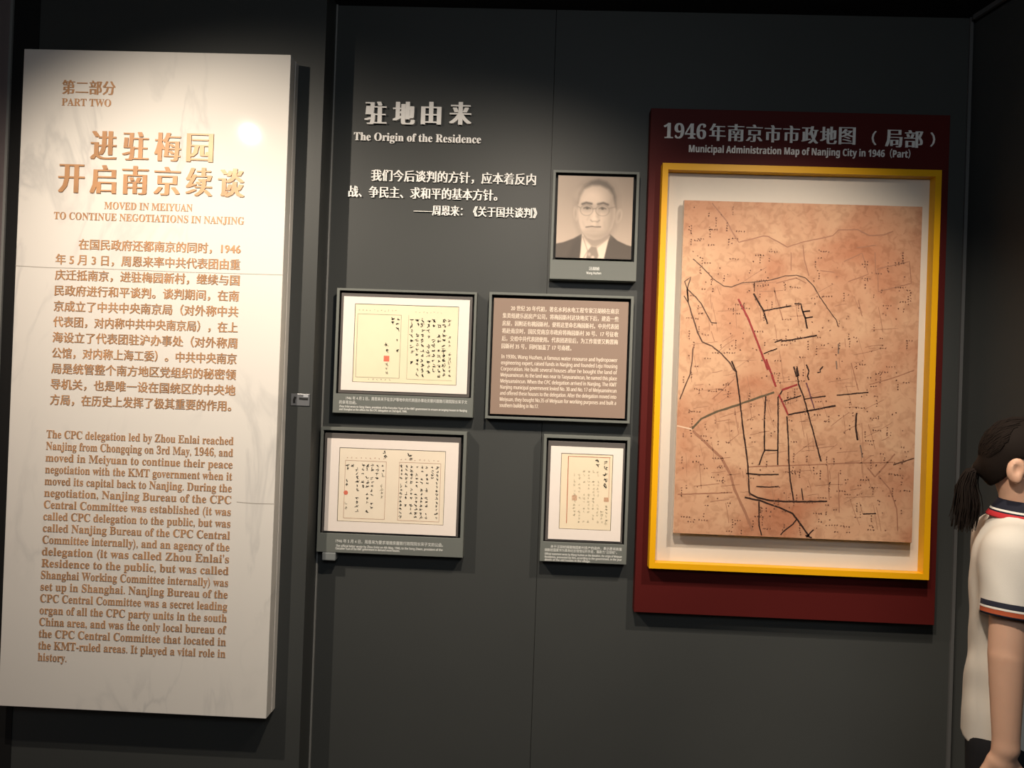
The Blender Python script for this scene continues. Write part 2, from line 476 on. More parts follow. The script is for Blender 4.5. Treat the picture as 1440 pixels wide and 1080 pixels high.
def rect_rule(bm, x0, x1, z0, z1, w, y, sides="tblr"):
    z0 += CH; z1 += CH
    if 't' in sides: ribbon(bm, [(x0, z1), (x1, z1)], w, y)
    if 'b' in sides: ribbon(bm, [(x0, z0), (x1, z0)], w, y)
    if 'l' in sides: ribbon(bm, [(x0, z0), (x0, z1)], w, y)
    if 'r' in sides: ribbon(bm, [(x1, z0), (x1, z1)], w, y)

def mounted_letter(root, board, mt, win, pagemat):
    boxobj("backing_board", (board[0], board[1], BF, 2.9875, CH + board[2], CH + board[3]), M_board, root, .001)
    # mat board with a cut window; the sheet lies 2 mm deeper
    bm = bmesh.new()
    def ring(rc, y): return [bm.verts.new((x, y, CH + z)) for x, z in ((rc[0], rc[2]), (rc[1], rc[2]), (rc[1], rc[3]), (rc[0], rc[3]))]
    y0, y1 = BF - .0035, BF - .0002
    a = ring(mt, y1); b = ring(mt, y0); c = ring(win, y0); d = ring(win, y1)
    for A_, B_ in ((a, b), (b, c), (c, d)):
        for k in range(4): bm.faces.new((A_[k], A_[(k + 1) % 4], B_[(k + 1) % 4], B_[k]))
    obj("mat_board", bm, M_matb, root)
    boxobj("letter_sheet", (win[0] + .0002, win[1] - .0002, BF - .0012, BF - .0002, CH + win[2] + .0002, CH + win[3] - .0002), pagemat, root)
    # dark line of the cut edge
    bm = bmesh.new()
    w = .0018
    rect_rule(bm, win[0] + w / 2, win[1] - w / 2, win[2] + w / 2, win[3] - w / 2, w, BF - .0013, "tblr")
    return bm
YP = BF - .0014

# ---- letter with the square red seal (upper left)
r = thing("framed_letter", "grey tray frame with bright yellowed letter and square red seal, left of brown text panel", "framed letter", (-.5087, WALL, CH - .1162), "framed letters on the dark wall")
tray(r, (-.7810, -.2364, -.1162, .3678), (-.7695, -.2465, -.0405, .3585))
w_ = mounted_letter(r, (-.7640, -.2540, -.0385, .3500), (-.7535, -.2638, -.0265, .3370), (-.7093, -.3051, .0060, .3100), M_page1)
flat("window_line", w_, M_cut, r)
bm = bmesh.new()
rect_rule(bm, -.6975, -.5278, .0258, .2706, .0014, YP, "ltrb"); rect_rule(bm, -.4989, -.3229, .0239, .2721, .0010, YP, "lb")
flat("rule_lines", bm, M_inkgrey, r)
bm = bmesh.new()
column(bm, -.5412, .267, -.5359, .124, .0165, YP, .0024, .05)
column(bm, -.560, .264, -.559, .232, .015, YP, .0022, 0)
column(bm, -.581, .164, -.5795, .120, .0155, YP, .0022, 0)
for i, (x, a_, b_) in enumerate(((-.3600, .263, .035), (-.3790, .262, .031), (-.4000, .262, .031), (-.4210, .262, .045), (-.4425, .263, .029), (-.4640, .263, .033), (-.4865, .263, .08))):
    column(bm, x, a_, x + .005, b_, .0165, YP, .0023, .12)
flat("handwriting", bm, M_ink, r)
bm = bmesh.new()
column(bm, -.3395, .263, -.3330, .035, .014, YP, .0018, .2)
column(bm, -.5782, .087, -.5763, .036, .014, YP, .0016, 0)
for x in np.arange(-.69, -.54, .014): page_stroke(bm, x, CH + .286, .008, YP, .0010, 2)
for x in np.arange(-.47, -.37, .014): page_stroke(bm, x, CH + .284, .007, YP, .0009, 2)
for x in np.arange(-.645, -.555, .016): page_stroke(bm, x, CH + .0185, .007, YP, .0016, 2)
flat("faded_writing", bm, M_inkgrey, r)
bm = bmesh.new(); add_box(bm, -.5905, -.5690, YP - .0004, YP, CH + .0895, CH + .1115)
sealo = obj("red_seal", bm, M_seal, r); sealo["label"] = "square red seal stamp"
lettering("caption_line", "1946 年 4 月 2 日，周恩来关于在京沪等地中共代表团办事处房屋问题致行政院院长宋子文", -.7298, -.2599, CH - .0568, .0140, FF, M_caption, r)
lettering("caption_line", "的亲笔信函。", -.7559, -.6882, CH - .0735, .0140, FF, M_caption, r)
lettering("caption_line", sans("Zhou Enlai wrote to Song Ziwen, president of the Executive Yuan of the KMT government to ensure arranging houses in Nanjing"), -.7555, -.2597, CH - .0902, .0080, FF, M_caption, r, kind='mixed', bold=.02)
lettering("caption_line", sans("and Shanghai as the offices for the CPC delegation on 2nd April, 1946."), -.7555, -.4912, CH - .1017, .0080, FF, M_caption, r, kind='mixed', bold=.02)

# ---- two-page letter (lower left)
r = thing("framed_letter", "grey tray frame with two-page cream letter hung lowest at left, with clear tab beneath", "framed letter", (-.540, WALL, CH - .6558), "framed letters on the dark wall")
tray(r, (-.8242, -.2559, -.6558, -.1719), (-.8118, -.2690, -.5810, -.1845))
w_ = mounted_letter(r, (-.8085, -.2790, -.5790, -.1950), (-.7980, -.2866, -.5740, -.2150), (-.7492, -.3357, -.5349, -.2491), M_page2)
flat("window_line", w_, M_cut, r)
bm = bmesh.new()
rect_rule(bm, -.7247, -.5654, -.5215, -.2984, .0014, YP); rect_rule(bm, -.5141, -.3537, -.5223, -.2980, .0014, YP)
for x in np.arange(-.718, -.57, .018): page_stroke(bm, x, CH - .2875, .007, YP, .0016, 2)
for x in np.arange(-.508, -.36, .018): page_stroke(bm, x, CH - .2875, .007, YP, .0016, 2)
flat("rule_lines", bm, M_inkpink, r)
bm = bmesh.new()
for i, (x, a_, b_) in enumerate(((-.5800, -.307, -.36), (-.6000, -.307, -.385), (-.6190, -.307, -.485), (-.6375, -.307, -.50), (-.6560, -.307, -.405), (-.6760, -.307, -.50), (-.6965, -.307, -.33), (-.7155, -.307, -.335), (-.7175, -.37, -.40))):
    column(bm, x, a_, x + .003, b_, .0135, YP, .0018, .16)
for i, x in enumerate(np.linspace(-.3665, -.5055, 8)):
    column(bm, x, -.307, x + .002, -.39 if i == 1 else -.515, .0125, YP, .0017, .2)
for cx, cz in ((-.572, -.262), (-.569, -.279), (-.473, -.272), (-.470, -.284), (-.478, -.268)): page_stroke(bm, cx, CH + cz, .013, YP, .002, 5)
flat("handwriting", bm, M_ink, r)
bm = bmesh.new()
column(bm, -.5805, -.385, -.578, -.44, .013, YP, .0012, .1); column(bm, -.7185, -.44, -.717, -.49, .013, YP, .0012, .1)
flat("faded_writing", bm, M_inkgrey, r)
bm = bmesh.new()
bmesh.ops.create_cone(bm, cap_ends=True, segments=20, radius1=.0085, radius2=.0085, depth=.0004, matrix=Matrix.Translation((-.7190, YP - .0004, CH - .4235)) @ Matrix.Rotation(math.pi / 2, 4, 'X'))
so = obj("red_seal", bm, M_seal, r); so["label"] = "small round red seal stamp"
lettering("caption_line", "1946 年 5 月 4 日，周恩来为要求增拨房屋致行政院院长宋子文的公函。", -.7489, -.3335, CH - .6095, .0145, FF, M_caption, r)
lettering("caption_line", sans("The official letter wrote by Zhou Enlai on 4th May, 1946, to the Song Ziwen, president of the"), -.7487, -.3344, CH - .6290, .0085, FF, M_caption, r, kind='mixed', bold=.02)
lettering("caption_line", sans("Executive Yuan of the KMT government to demand more houses."), -.7487, -.4996, CH - .6392, .0085, FF, M_caption, r, kind='mixed', bold=.02)
# tab under it
bm = bmesh.new(); add_box(bm, -.8010, -.7478, 2.948, 2.9995, CH - .6875, CH - .6562, .004)
tag(obj("acrylic_tab", bm, mat("pale_acrylic", (0.20, 0.215, 0.215), .3)), "small pale acrylic tab under the lower left letter frame", "tab")

# ---- single-page letter with the red rule (lower right)
r = thing("framed_letter", "narrow grey tray frame with single letter ruled in red, below the brown text panel", "framed letter", (.2052, WALL, CH - .6557), "framed letters on the dark wall")
tray(r, (.0395, .3709, -.6557, -.1702), (.0512, .3592, -.5790, -.1825))
w_ = mounted_letter(r, (.0575, .3525, -.5770, -.1935), (.0683, .3450, -.5695, -.2129), (.1087, .3075, -.5293, -.2387), M_page3)
flat("window_line", w_, M_cut, r)
bm = bmesh.new()
ribbon(bm, [(.1375, CH - .5065), (.1365, CH - .2500)], .0026, YP); ribbon(bm, [(.1355, CH - .2500), (.2980, CH - .2500)], .0018, YP); ribbon(bm, [(.2945, CH - .2500), (.2955, CH - .42)], .0011, YP)
flat("rule_lines", bm, M_inkred, r)
bm = bmesh.new()
column(bm, .2800, -.2575, .2815, -.372, .0180, YP, .0024, 0, 5); column(bm, .2465, -.2560, .2480, -.289, .0150, YP, .0024, 0, 6)
flat("handwriting", bm, M_ink, r)
bm = bmesh.new()
for x in (.163, .181, .199, .217, .235, .253): column(bm, x, -.300, x + .004, -.505, .011, YP, .0009, .3)
column(bm, .288, -.43, .289, -.51, .012, YP, .0016, .1); column(bm, .271, -.45, .272, -.505, .012, YP, .0013, .1)
flat("faded_writing", bm, M_inkfaint, r)
for (cx, cz, s) in ((.1648, -.4084, .0165), (.2856, -.4110, .0140)):
    bm = bmesh.new()
    for q in range(4): ribbon(bm, [(cx - s / 2, CH + cz - s / 2 + q * s / 3), (cx + s / 2, CH + cz - s / 2 + q * s / 3)], .0024, YP)
    for q in range(4): ribbon(bm, [(cx - s / 2 + q * s / 3, CH + cz - s / 2), (cx - s / 2 + q * s / 3, CH + cz + s / 2)], .0020, YP - .0001)
    flat("red_seal", bm, M_sealpale, r)["label"] = "pale square seal stamp"
lettering("caption_line", "关于汪胡桢捐赠梅园新村房产的函件，表示愿将房屋", .0798, .3518, CH - .5972, .0118, FF, M_caption, r)
lettering("caption_line", "捐献给国家作为革命纪念馆馆址的手迹，落款为“汪胡桢”。", .0575, .3338, CH - .6105, .0118, FF, M_caption, r)
lettering("caption_line", sans("Official statement wrote by Wang Huzhen on the donation, the origin of Meiyuan"), .0581, .3528, CH - .6262, .0080, FF, M_caption, r, kind='mixed', bold=.02)
lettering("caption_line", sans("Residence, presented by him, according to the government, in the year"), .0585, .3532, CH - .6378, .0080, FF, M_caption, r, kind='mixed', bold=.02)
lettering("caption_line", sans("deeds of the old houses in the village."), .0589, .2334, CH - .6488, .0080, FF, M_caption, r, kind='mixed', bold=.02)

# ---- brown text panel
r = thing("text_panel", "grey tray frame holding brown board of white Chinese and English text", "text panel", (.088, WALL, CH - .1169))
tray(r, (-.1898, .3656, -.1169, .3711), (-.1785, .3545, -.1065, .3607))
boxobj("text_board", (-.1712, .3468, BF, 2.9875, CH - .0985, CH + .3495), M_brown, r, .001)
def tl(s, x0, x1, z, h, **k): lettering("text_line", s, x0, x1, CH + z, h, BF, M_brownletters, r, thick=.0005, **k)
TC = ["20 世纪 20 年代初，著名水利水电工程专家汪胡桢在南京", "集资组建乐居房产公司，将梅园新村这块地买下后，建造一些", "房屋，因附近有桃园新村，便将这里命名梅园新村。中共代表团",
      "将赴南京时，国民党南京市政府将梅园新村 30 号、17 号征收", "后，交给中共代表团使用。代表团进驻后，为工作需要又购置梅", "园新村 35 号，同时加盖了 17 号南楼。"]
for i, s in enumerate(TC):
    tl(s, -.1048 if i == 0 else -.1359, .311 if i < 5 else .1335, .312 - .0294 * i, .0200, bold=.02)
TE = ["In 1930s, Wang Huzhen, a famous water resource and hydropower", "engineering expert, raised funds in Nanjing and founded Leju Housing", "Corporation. He built several houses after he bought the land of",
      "Meiyuanxincun. As the land was near to Taoyuanxincun, he named this place", "Meiyuanxincun. When the CPC delegation arrived in Nanjing, The KMT", "Nanjing municipal government levied No. 30 and No. 17 of Meiyuanxincun",
      "and offered these houses to the delegation. After the delegation moved into", "Meiyuan, they bought No.35 of Meiyuan for working purposes and built a", "southern building in No.17."]
for i, s in enumerate(TE):
    tl(sans(s), -.1355, .3115 if i < 8 else .0150, .1235 - .0235 * i, .0145, kind='mixed', bold=.02)

# ---- portrait
r = thing("framed_portrait", "grey tray frame with sepia portrait photograph of a man in round glasses", "framed portrait", (.205, WALL, CH + .4282))
tray(r, (.0391, .3713, .4282, .8490), (.0505, .3600, .5035, .8385))
boxobj("backing_board", (.0590, .3505, BF, 2.9875, CH + .5120, CH + .8305), M_board, r, .001)
lettering("caption_line", "汪胡桢", .1888, .2296, CH + .4726, .0138, FF, M_caption, r, bold=.02)
lettering("caption_line", sans("Wang Huzhen"), .1799, .2366, CH + .4548, .0090, FF, M_caption, r, kind='mixed', bold=.02)

def paint_portrait(nx=150, ny=164):
    U, Vv = np.meshgrid((np.arange(nx) + .5) / nx, (np.arange(ny) + .5) / ny)
    X = U * 640; Yy = Vv * 703                      # picture units, y down
    img = np.zeros((ny, nx))
    img[:] = 0.40 + 0.13 * np.clip((Yy - 150) / 500, 0, 1) - 0.05 * np.clip(X / 640, 0, 1)
    def sd_poly(P_):
        P_ = np.array(P_, float); d = np.full(X.shape, 1e9); s = np.ones(X.shape)
        n = len(P_)
        for i in range(n):
            a = P_[i]; b = P_[i - 1]; e = b - a
            wx, wy = X - a[0], Yy - a[1]
            t = np.clip((wx * e[0] + wy * e[1]) / (e @ e), 0, 1)
            d = np.minimum(d, (wx - e[0] * t) ** 2 + (wy - e[1] * t) ** 2)
            c1 = Yy >= a[1]; c2 = Yy < b[1]; c3 = e[0] * wy > e[1] * wx
            s = np.where((c1 & c2 & c3) | (~c1 & ~c2 & ~c3), -s, s)
        return s * np.sqrt(d)
    def ell(cx, cy, rx, ry, ang=0):
        c, s = math.cos(ang), math.sin(ang)
        a = ((X - cx) * c + (Yy - cy) * s) / rx; b = (-(X - cx) * s + (Yy - cy) * c) / ry
        return (np.sqrt(a * a + b * b) - 1) * min(rx, ry)
    def put(d, v, soft=4, k=1.0):
        nonlocal img
        al = k * np.clip(.5 - d / (2 * soft), 0, 1)
        img = img * (1 - al) + v * al
    def seg(pts, wd, v, soft=4, k=1.0):
        d = np.full(X.shape, 1e9)
        for a, b in zip(pts[:-1], pts[1:]):
            a = np.array(a, float); e = np.array(b, float) - a
            t = np.clip(((X - a[0]) * e[0] + (Yy - a[1]) * e[1]) / (e @ e), 0, 1)
            d = np.minimum(d, np.hypot(X - a[0] - e[0] * t, Yy - a[1] - e[1] * t))
        put(d - wd, v, soft, k)
    # jacket, shirt, tie
    put(sd_poly([(-20, 590), (60, 572), (150, 535), (215, 495), (330, 640), (455, 490), (520, 545), (600, 580), (660, 595), (660, 730), (-20, 730)]), .105, 4)
    put(sd_poly([(150, 560), (205, 520), (240, 730), (90, 730)]), .075, 20, .6)
    put(sd_poly([(218, 492), (290, 560), (330, 600), (455, 505), (440, 560), (405, 730), (205, 730), (212, 620)]), .72, 4)
    put(sd_poly([(270, 640), (300, 600), (345, 605), (365, 680), (345, 730), (255, 730)]), .30, 6)
    put(ell(315, 695, 14, 12), .62, 6); put(ell(285, 670, 12, 16), .55, 6, .7)
    seg([(225, 520), (270, 640), (240, 700)], 3, .25, 4, .8); seg([(445, 520), (350, 612)], 3, .35, 4, .7)
    # neck
    put(sd_poly([(225, 470), (455, 470), (445, 530), (345, 605), (300, 600), (232, 520)]), .40, 8)
    # ears
    put(ell(160, 325, 22, 62, -.12), .55, 5); put(ell(523, 335, 28, 62, .2), .50, 5); put(ell(530, 335, 10, 36, .2), .30, 8, .7); put(ell(156, 325, 8, 34), .36, 7, .6)
    # head
    head = [(176, 230), (185, 150), (220, 85), (280, 45), (345, 28), (410, 45), (465, 95), (492, 170), (497, 260), (492, 360), (475, 430), (440, 495), (385, 535), (320, 548), (262, 530), (215, 475), (188, 400), (176, 310)]
    hd = sd_poly(head)
    put(hd, .60, 4)
    put(np.maximum(hd, -ell(285, 330, 150, 290)), .26, 60, .85)              # far cheek turning away
    put(np.maximum(hd, 480 - Yy), .36, 34, .75)                                # under the chin
    # cropped hair
    hair = sd_poly([(176, 235), (180, 150), (220, 80), (280, 40), (345, 22), (415, 42), (470, 95), (497, 170), (500, 270), (485, 235), (468, 160), (430, 110), (360, 80), (290, 82), (225, 115), (192, 180)])
    put(hair, .15, 12, .95)
    put(ell(300, 160, 95, 55), .74, 50, .6)                                  # brow shine
    # brows, eye hollows, eyes
    put(ell(255, 268, 54, 30), .34, 24, .85); put(ell(385, 272, 56, 30), .31, 24, .85)
    seg([(212, 240), (245, 228), (290, 236)], 9, .13, 6, .95); seg([(345, 238), (390, 226), (430, 240)], 9, .13, 6, .95)
    for ex in (255, 385):
        put(ell(ex, 276, 27, 9), .38, 4, .9); put(ell(ex, 275, 13, 10), .05, 4); seg([(ex - 30, 276), (ex - 5, 265), (ex + 28, 276)], 5, .10, 4)
    # nose
    put(ell(322, 345, 20, 55), .74, 22, .7); put(ell(348, 340, 12, 60), .38, 16, .75)
    seg([(288, 375), (300, 388), (325, 384), (345, 390), (362, 376)], 4, .26, 6, .9); put(ell(322, 368, 24, 14), .72, 10, .6)
    seg([(275, 340), (258, 375)], 3, .45, 10, .6)
    # mouth
    seg([(250, 438), (300, 430), (330, 434), (372, 432)], 5, .11, 5); put(ell(312, 450, 50, 11), .47, 9, .8); put(ell(312, 470, 44, 8), .42, 10, .6)
    seg([(222, 395), (235, 430)], 4, .5, 10, .6); seg([(405, 390), (410, 440)], 4, .44, 12, .7)
    # glasses
    for gx, rx in ((250, 53), (385, 57)):
        put(np.abs(ell(gx, 292, rx, 46)) - 2.0, .20, 3, .8)
        put(ell(gx, 292, rx, 46), .60, 5, .10)
    seg([(302, 280), (330, 275)], 3, .18, 3, .9); seg([(442, 272), (500, 255)], 3, .22, 3, .9); seg([(197, 275), (178, 262)], 3, .25, 3, .9)
    return np.clip(img, .03, .85)

def portrait_print(root, x0, x1, z0, z1, y):
    nx, ny = 150, 164
    im = paint_portrait(nx, ny)
    V = [(x0 + (x1 - x0) * i / nx, y, z1 - (z1 - z0) * j / ny) for j in range(ny + 1) for i in range(nx + 1)]
    F = [(j * (nx + 1) + i, (j + 1) * (nx + 1) + i, (j + 1) * (nx + 1) + i + 1, j * (nx + 1) + i + 1) for j in range(ny) for i in range(nx)]
    me = bpy.data.meshes.new("portrait_print")
    me.from_pydata(V, [], F); me.update()
    at = me.color_attributes.new("tone", 'FLOAT_COLOR', 'POINT')
    pad = np.pad(im, 1, mode='edge')
    pt = (pad[:-1, :-1] + pad[1:, :-1] + pad[:-1, 1:] + pad[1:, 1:]) / 4
    lin = pt.reshape(-1); lin = np.clip(lin, 0, .8) ** 1.15
    c = np.stack([np.clip(lin * 1.18 + .012, 0, 1), lin * .92 + .009, lin * .73 + .007, np.ones_like(lin)], 1)
    at.data.foreach_set("color", c.astype(np.float32).reshape(-1))
    m = mat("sepia_photograph", (.4, .33, .26), .5, .3)
    nt = m.node_tree
    a = nt.nodes.new("ShaderNodeAttribute"); a.attribute_name = "tone"
    nt.links.new(a.outputs["Color"], nt.nodes["Principled BSDF"].inputs["Base Color"])
    return link_mesh("portrait_print", me, m, root)
portrait_print(r, .0605, .3490, CH + .5135, CH + .8290, BF - .0006)

# ------------------------------------------------------------------ map panel
MF = 2.950
r = thing("map_panel", "tall maroon panel with yellow framed old city map on the right of the wall", "map display", (.970, WALL, CH - .834))
boxobj("maroon_board", (.4060, 1.5345, MF, WALL - .0002, CH - .8340, CH + 1.0950), M_maroon, r, .0015)
bm = bmesh.new()
def ring(rc, y): return [bm.verts.new((x, y, CH + z)) for x, z in ((rc[0], rc[2]), (rc[1], rc[2]), (rc[1], rc[3]), (rc[0], rc[3]))]
yo = (.4506, 1.4863, -.6548, .8726); yi = (.4720, 1.4640, -.6330, .8480)
A_ = ring(yo, MF - .0002); B_ = ring(yo, MF - .045); C_ = ring(yi, MF - .045); D_ = ring(yi, MF - .0002)
for p_, q_ in ((A_, B_), (B_, C_), (C_, D_), (D_, A_)):
    for k in range(4): bm.faces.new((p_[k], p_[(k + 1) % 4], q_[(k + 1) % 4], q_[k]))
obj("yellow_frame", bm, M_yellow, r)
boxobj("mat_board", (.4725, 1.4635, MF - .004, MF - .0002, CH - .6325, CH + .8475), M_mapmat, r)
lettering("title_line", serif("1946"), .4560, .6180, CH + 1.0085, .0560, MF, M_white, r, thick=.003, kind='caps', bold=.01)
for i, ch in enumerate("年南京市市政地图"):
    x = .6290 + i * .0699
    lettering("title_line", ch, x, x + .0630, CH + 1.0075 - .0002 * i, .0655, MF, M_white, r, thick=.003, bold=.045, thin=.010, kind='center')
for ch, xa, xb, hh in (("（", 1.2420, 1.2600, .054), ("局", 1.2930, 1.3570, .066), ("部", 1.3640, 1.4340, .066), ("）", 1.4610, 1.4790, .054)):
    lettering("title_line", ch, xa, xb, CH + 1.0005, hh, MF, M_white, r, thick=.003, bold=.02 if ch in "（）" else .045, thin=.0 if ch in "（）" else .010, kind='center')
lettering("subtitle_line", sans_bold("Municipal Administration Map of Nanjing City in 1946") + "（" + sans_bold("Part") + "）", .5543, 1.3890, CH + .9410, .0270, MF, M_white, r, thick=.0015, kind='mixed', bold=.012)
# the map sheet on a floating board
BX, BZ, BW, BH, BY = .5351, CH - .5192, .8847, 1.2537, 2.906
mb = boxobj("map_board", (BX, BX + BW, BY, BY + .018, BZ, BZ + BH), M_boardside, r, .0008)
boxobj("spacer_block", (BX + .12, BX + BW - .12, BY + .0182, MF - .0042, BZ + .12, BZ + BH - .12), M_mapmat, mb)
boxobj("map_sheet", (BX + .0008, BX + BW - .0008, BY - .0008, BY - .0001, BZ + .0008, BZ + BH - .0008), M_map, mb)
MAP_LINES = [
('b',3.5,[(23,919),(34,964),(12,946),(23,919),(56,889),(76,866),(103,819),(117,795),(138,794)]),
('b',3.5,[(11,893),(28,868),(22,916)]),
('b',4.1,[(23,919),(28,868),(48,810),(67,756),(85,722),(123,706),(158,680),(194,643),(206,621),(216,613)]),
('k',4.8,[(270,910),(309,846),(326,797)]),
('k',4.1,[(309,846),(412,868)]),
('k',4.8,[(424,876),(447,876),(455,847),(465,823),(474,784)]),
('k',4.1,[(455,847),(482,851)]),
('k',4.1,[(465,823),(493,829)]),
('k',4.1,[(354,729),(381,740),(379,733),(510,760)]),
('r',6.2,[(214,887),(256,810),(293,722),(333,625)]),
('k',3.5,[(315,685),(365,706)]),
('b',2.8,[(41,1033),(79,1000),(118,960),(157,934),(187,931),(224,948),(272,952),(333,962),(386,979),(427,983),(461,974),(489,948),(517,904),(553,854),(580,820),(587,797)]),
('f',3.5,[(105,1245),(162,1178),(180,1144),(209,1100),(300,1127),(317,1126),(390,1088),(450,1109),(557,1135),(577,1157),(648,1161),(692,1139),(746,1144),(779,1158)]),
('f',2.8,[(646,1093),(717,1104)]),
('k',2.8,[(272,951),(273,917)]),
('g',4.1,[(591,732),(592,694)]),
('g',4.1,[(585,667),(588,636)]),
('f',3.5,[(447,1097),(455,1042),(474,981)]),
('f',2.8,[(404,1068),(407,1000)]),
('f',2.8,[(714,1078),(720,1003)]),
('f',2.8,[(726,1016),(843,1047),(852,966),(732,931),(726,1016)]),
('f',2.8,[(601,1040),(667,1073),(693,995),(620,965)]),
('f',3.5,[(353,950),(427,973),(465,954)]),
('f',2.8,[(344,936),(382,814)]),
('f',2.8,[(568,998),(514,1003)]),
('f',2.8,[(659,898),(675,837)]),
('k',4.5,[(197,654),(216,614),(227,545),(236,484),(249,395),(262,321),(271,259),(279,160)]),
('r',6.2,[(325,665),(365,563)]),
('b',3.5,[(52,697),(49,642),(45,601),(9,503)]),
('o',6.2,[(58,394),(92,434),(145,460),(229,491),(293,517),(359,542)]),
('w',4.1,[(-3,403),(58,392)]),
('k',4.1,[(328,525),(326,446),(330,323),(322,302),(313,268)]),
('k',4.1,[(390,551),(374,523),(377,448),(381,270)]),
('k',4.1,[(330,324),(381,325)]),
('r',5.5,[(387,551),(444,574)]),
('r',5.5,[(377,534),(413,460)]),
('k',4.8,[(413,460),(588,500)]),
('k',4.1,[(395,510),(460,533)]),
('k',4.1,[(438,635),(448,577),(469,527),(492,452),(541,290)]),
('k',4.1,[(428,641),(439,604),(448,608),(440,642)]),
('v',4.1,[(477,582),(509,487)]),
('k',3.5,[(470,520),(550,534)]),
('k',3.5,[(591,539),(707,554)]),
('k',4.1,[(475,650),(485,626),(480,606),(486,592)]),
('k',3.5,[(536,645),(526,631),(528,624),(516,621)]),
('k',4.1,[(409,453),(416,381),(423,272),(430,211),(444,140)]),
('k',5.5,[(666,476),(664,424),(673,374)]),
('g',3.5,[(683,357),(693,310)]),
('k',4.1,[(265,234),(316,232),(386,235)]),
('k',3.5,[(304,187),(351,186),(387,191)]),
('k',4.8,[(281,160),(312,145),(360,136),(421,135),(568,142)]),
('k',4.8,[(263,144),(319,135),(388,113),(442,92),(471,55),(506,9)]),
('k',4.1,[(521,35),(496,5)]),
('k',4.1,[(492,12),(516,4)]),
('k',4.1,[(316,132),(319,42),(330,5)]),
('k',3.5,[(457,70),(444,51),(417,29),(400,10)]),
('k',3.5,[(472,186),(479,143)]),
('k',3.5,[(702,100),(749,104)]),
('f',7.6,[(63,385),(171,290),(207,229),(223,175),(266,88),(296,21)]),
('f',3.5,[(13,146),(216,161)]),
('f',3.5,[(268,259),(491,275),(652,288),(806,297)]),
('f',3.5,[(754,244),(796,198),(825,124),(831,43)]),
('f',4.1,[(713,273),(741,240),(812,328)]),
('b',3.5,[(807,287),(883,315)]),
('f',2.8,[(640,662),(670,561)]),
('f',2.8,[(710,583),(803,613),(873,643)]),
('f',2.8,[(606,252),(614,102)]),
('f',2.8,[(565,277),(576,148)]),
('f',2.8,[(130,508),(209,586)]),
]

INKS = {'k': mat("map_black_ink", (.035, .018, .014), .6, .15), 'b': mat("map_brown_ink", (.09, .038, .02), .6), 'f': mat("map_faint_ink", (.33, .15, .085), .6),
        'r': mat("map_red_ink", (.27, .022, .02), .6), 'o': mat("map_olive_ink", (.10, .07, .035), .6), 'g': mat("map_grey_ink", (.17, .11, .08), .6),
        'v': mat("map_violet_ink", (.13, .045, .055), .6), 'w': mat("map_pale_ink", (.70, .48, .33), .6)}
NAMES = {'k': "black_roads", 'b': "brown_roads", 'f': "faint_roads", 'r': "red_route", 'o': "olive_road", 'g': "grey_roads", 'v': "violet_road", 'w': "pale_road"}
YM = BY - .0008
for n_, c_ in enumerate("fwbgovkr"):
    bm = bmesh.new()
    for cc, w_, pts in MAP_LINES:
        if cc != c_: continue
        P2 = [(BX + min(max(a, 2), BW * 1000 - 2) / 1000, BZ + min(max(b, 2), BH * 1000 - 2) / 1000) for a, b in pts]
        # hand-drawn: subdivide and wobble a little
        Q = []
        for a, b in zip(P2[:-1], P2[1:]):
            m_ = max(1, int(math.hypot(b[0] - a[0], b[1] - a[1]) / .012))
            for k in range(m_):
                f = k / m_; Q.append((a[0] + (b[0] - a[0]) * f + random.uniform(-.0006, .0006), a[1] + (b[1] - a[1]) * f + random.uniform(-.0006, .0006)))
        Q.append(P2[-1])
        ribbon(bm, Q, [w_ / 1000 * random.uniform(1.05, 1.4) for _ in Q], YM - .00005 * n_)
    flat(NAMES[c_], bm, INKS[c_], mb)
# faint web of lanes and the uncountable tiny place marks
bm = bmesh.new()
for _ in range(150):
    a = random.choice((.13, .13, -1.42, -1.42, -1.25, .25, .6)) + random.uniform(-.1, .1)
    L_ = random.uniform(.02, .11); x = BX + random.uniform(.02, BW - .12); z = BZ + random.uniform(.12, BH - .30)
    x1_, z1_ = x + math.cos(a) * L_, z + math.sin(a) * L_
    if x1_ > BX + BW - .01 or z1_ < BZ + .01: continue
    ribbon(bm, [(x, z), ((x + x1_) / 2 + random.uniform(-.002, .002), (z + z1_) / 2 + random.uniform(-.002, .002)), (x1_, z1_)], random.uniform(.0012, .0026), YM)
o = flat("lane_lines", bm, mat("map_lane_ink", (.36, .175, .10), .6), mb); o["kind"] = "stuff"
bm = bmesh.new()
for _ in range(520):
    x = BX + random.uniform(.015, BW - .03); z = BZ + random.uniform(.015, BH - .02)
    if z > BZ + BH - .17 and x > BX + .20 : continue
    n_ = random.choice((1, 1, 2, 3, 4)); hz = random.random() < .55
    for q in range(n_):
        page_stroke(bm, x + (q * .0095 if hz else 0), z - (0 if hz else q * .0095), random.uniform(.004, .0065), YM - .0005, .0027, 3)
o = flat("place_marks", bm, mat("map_mark_ink", (.24, .105, .065), .6), mb); o["kind"] = "stuff"
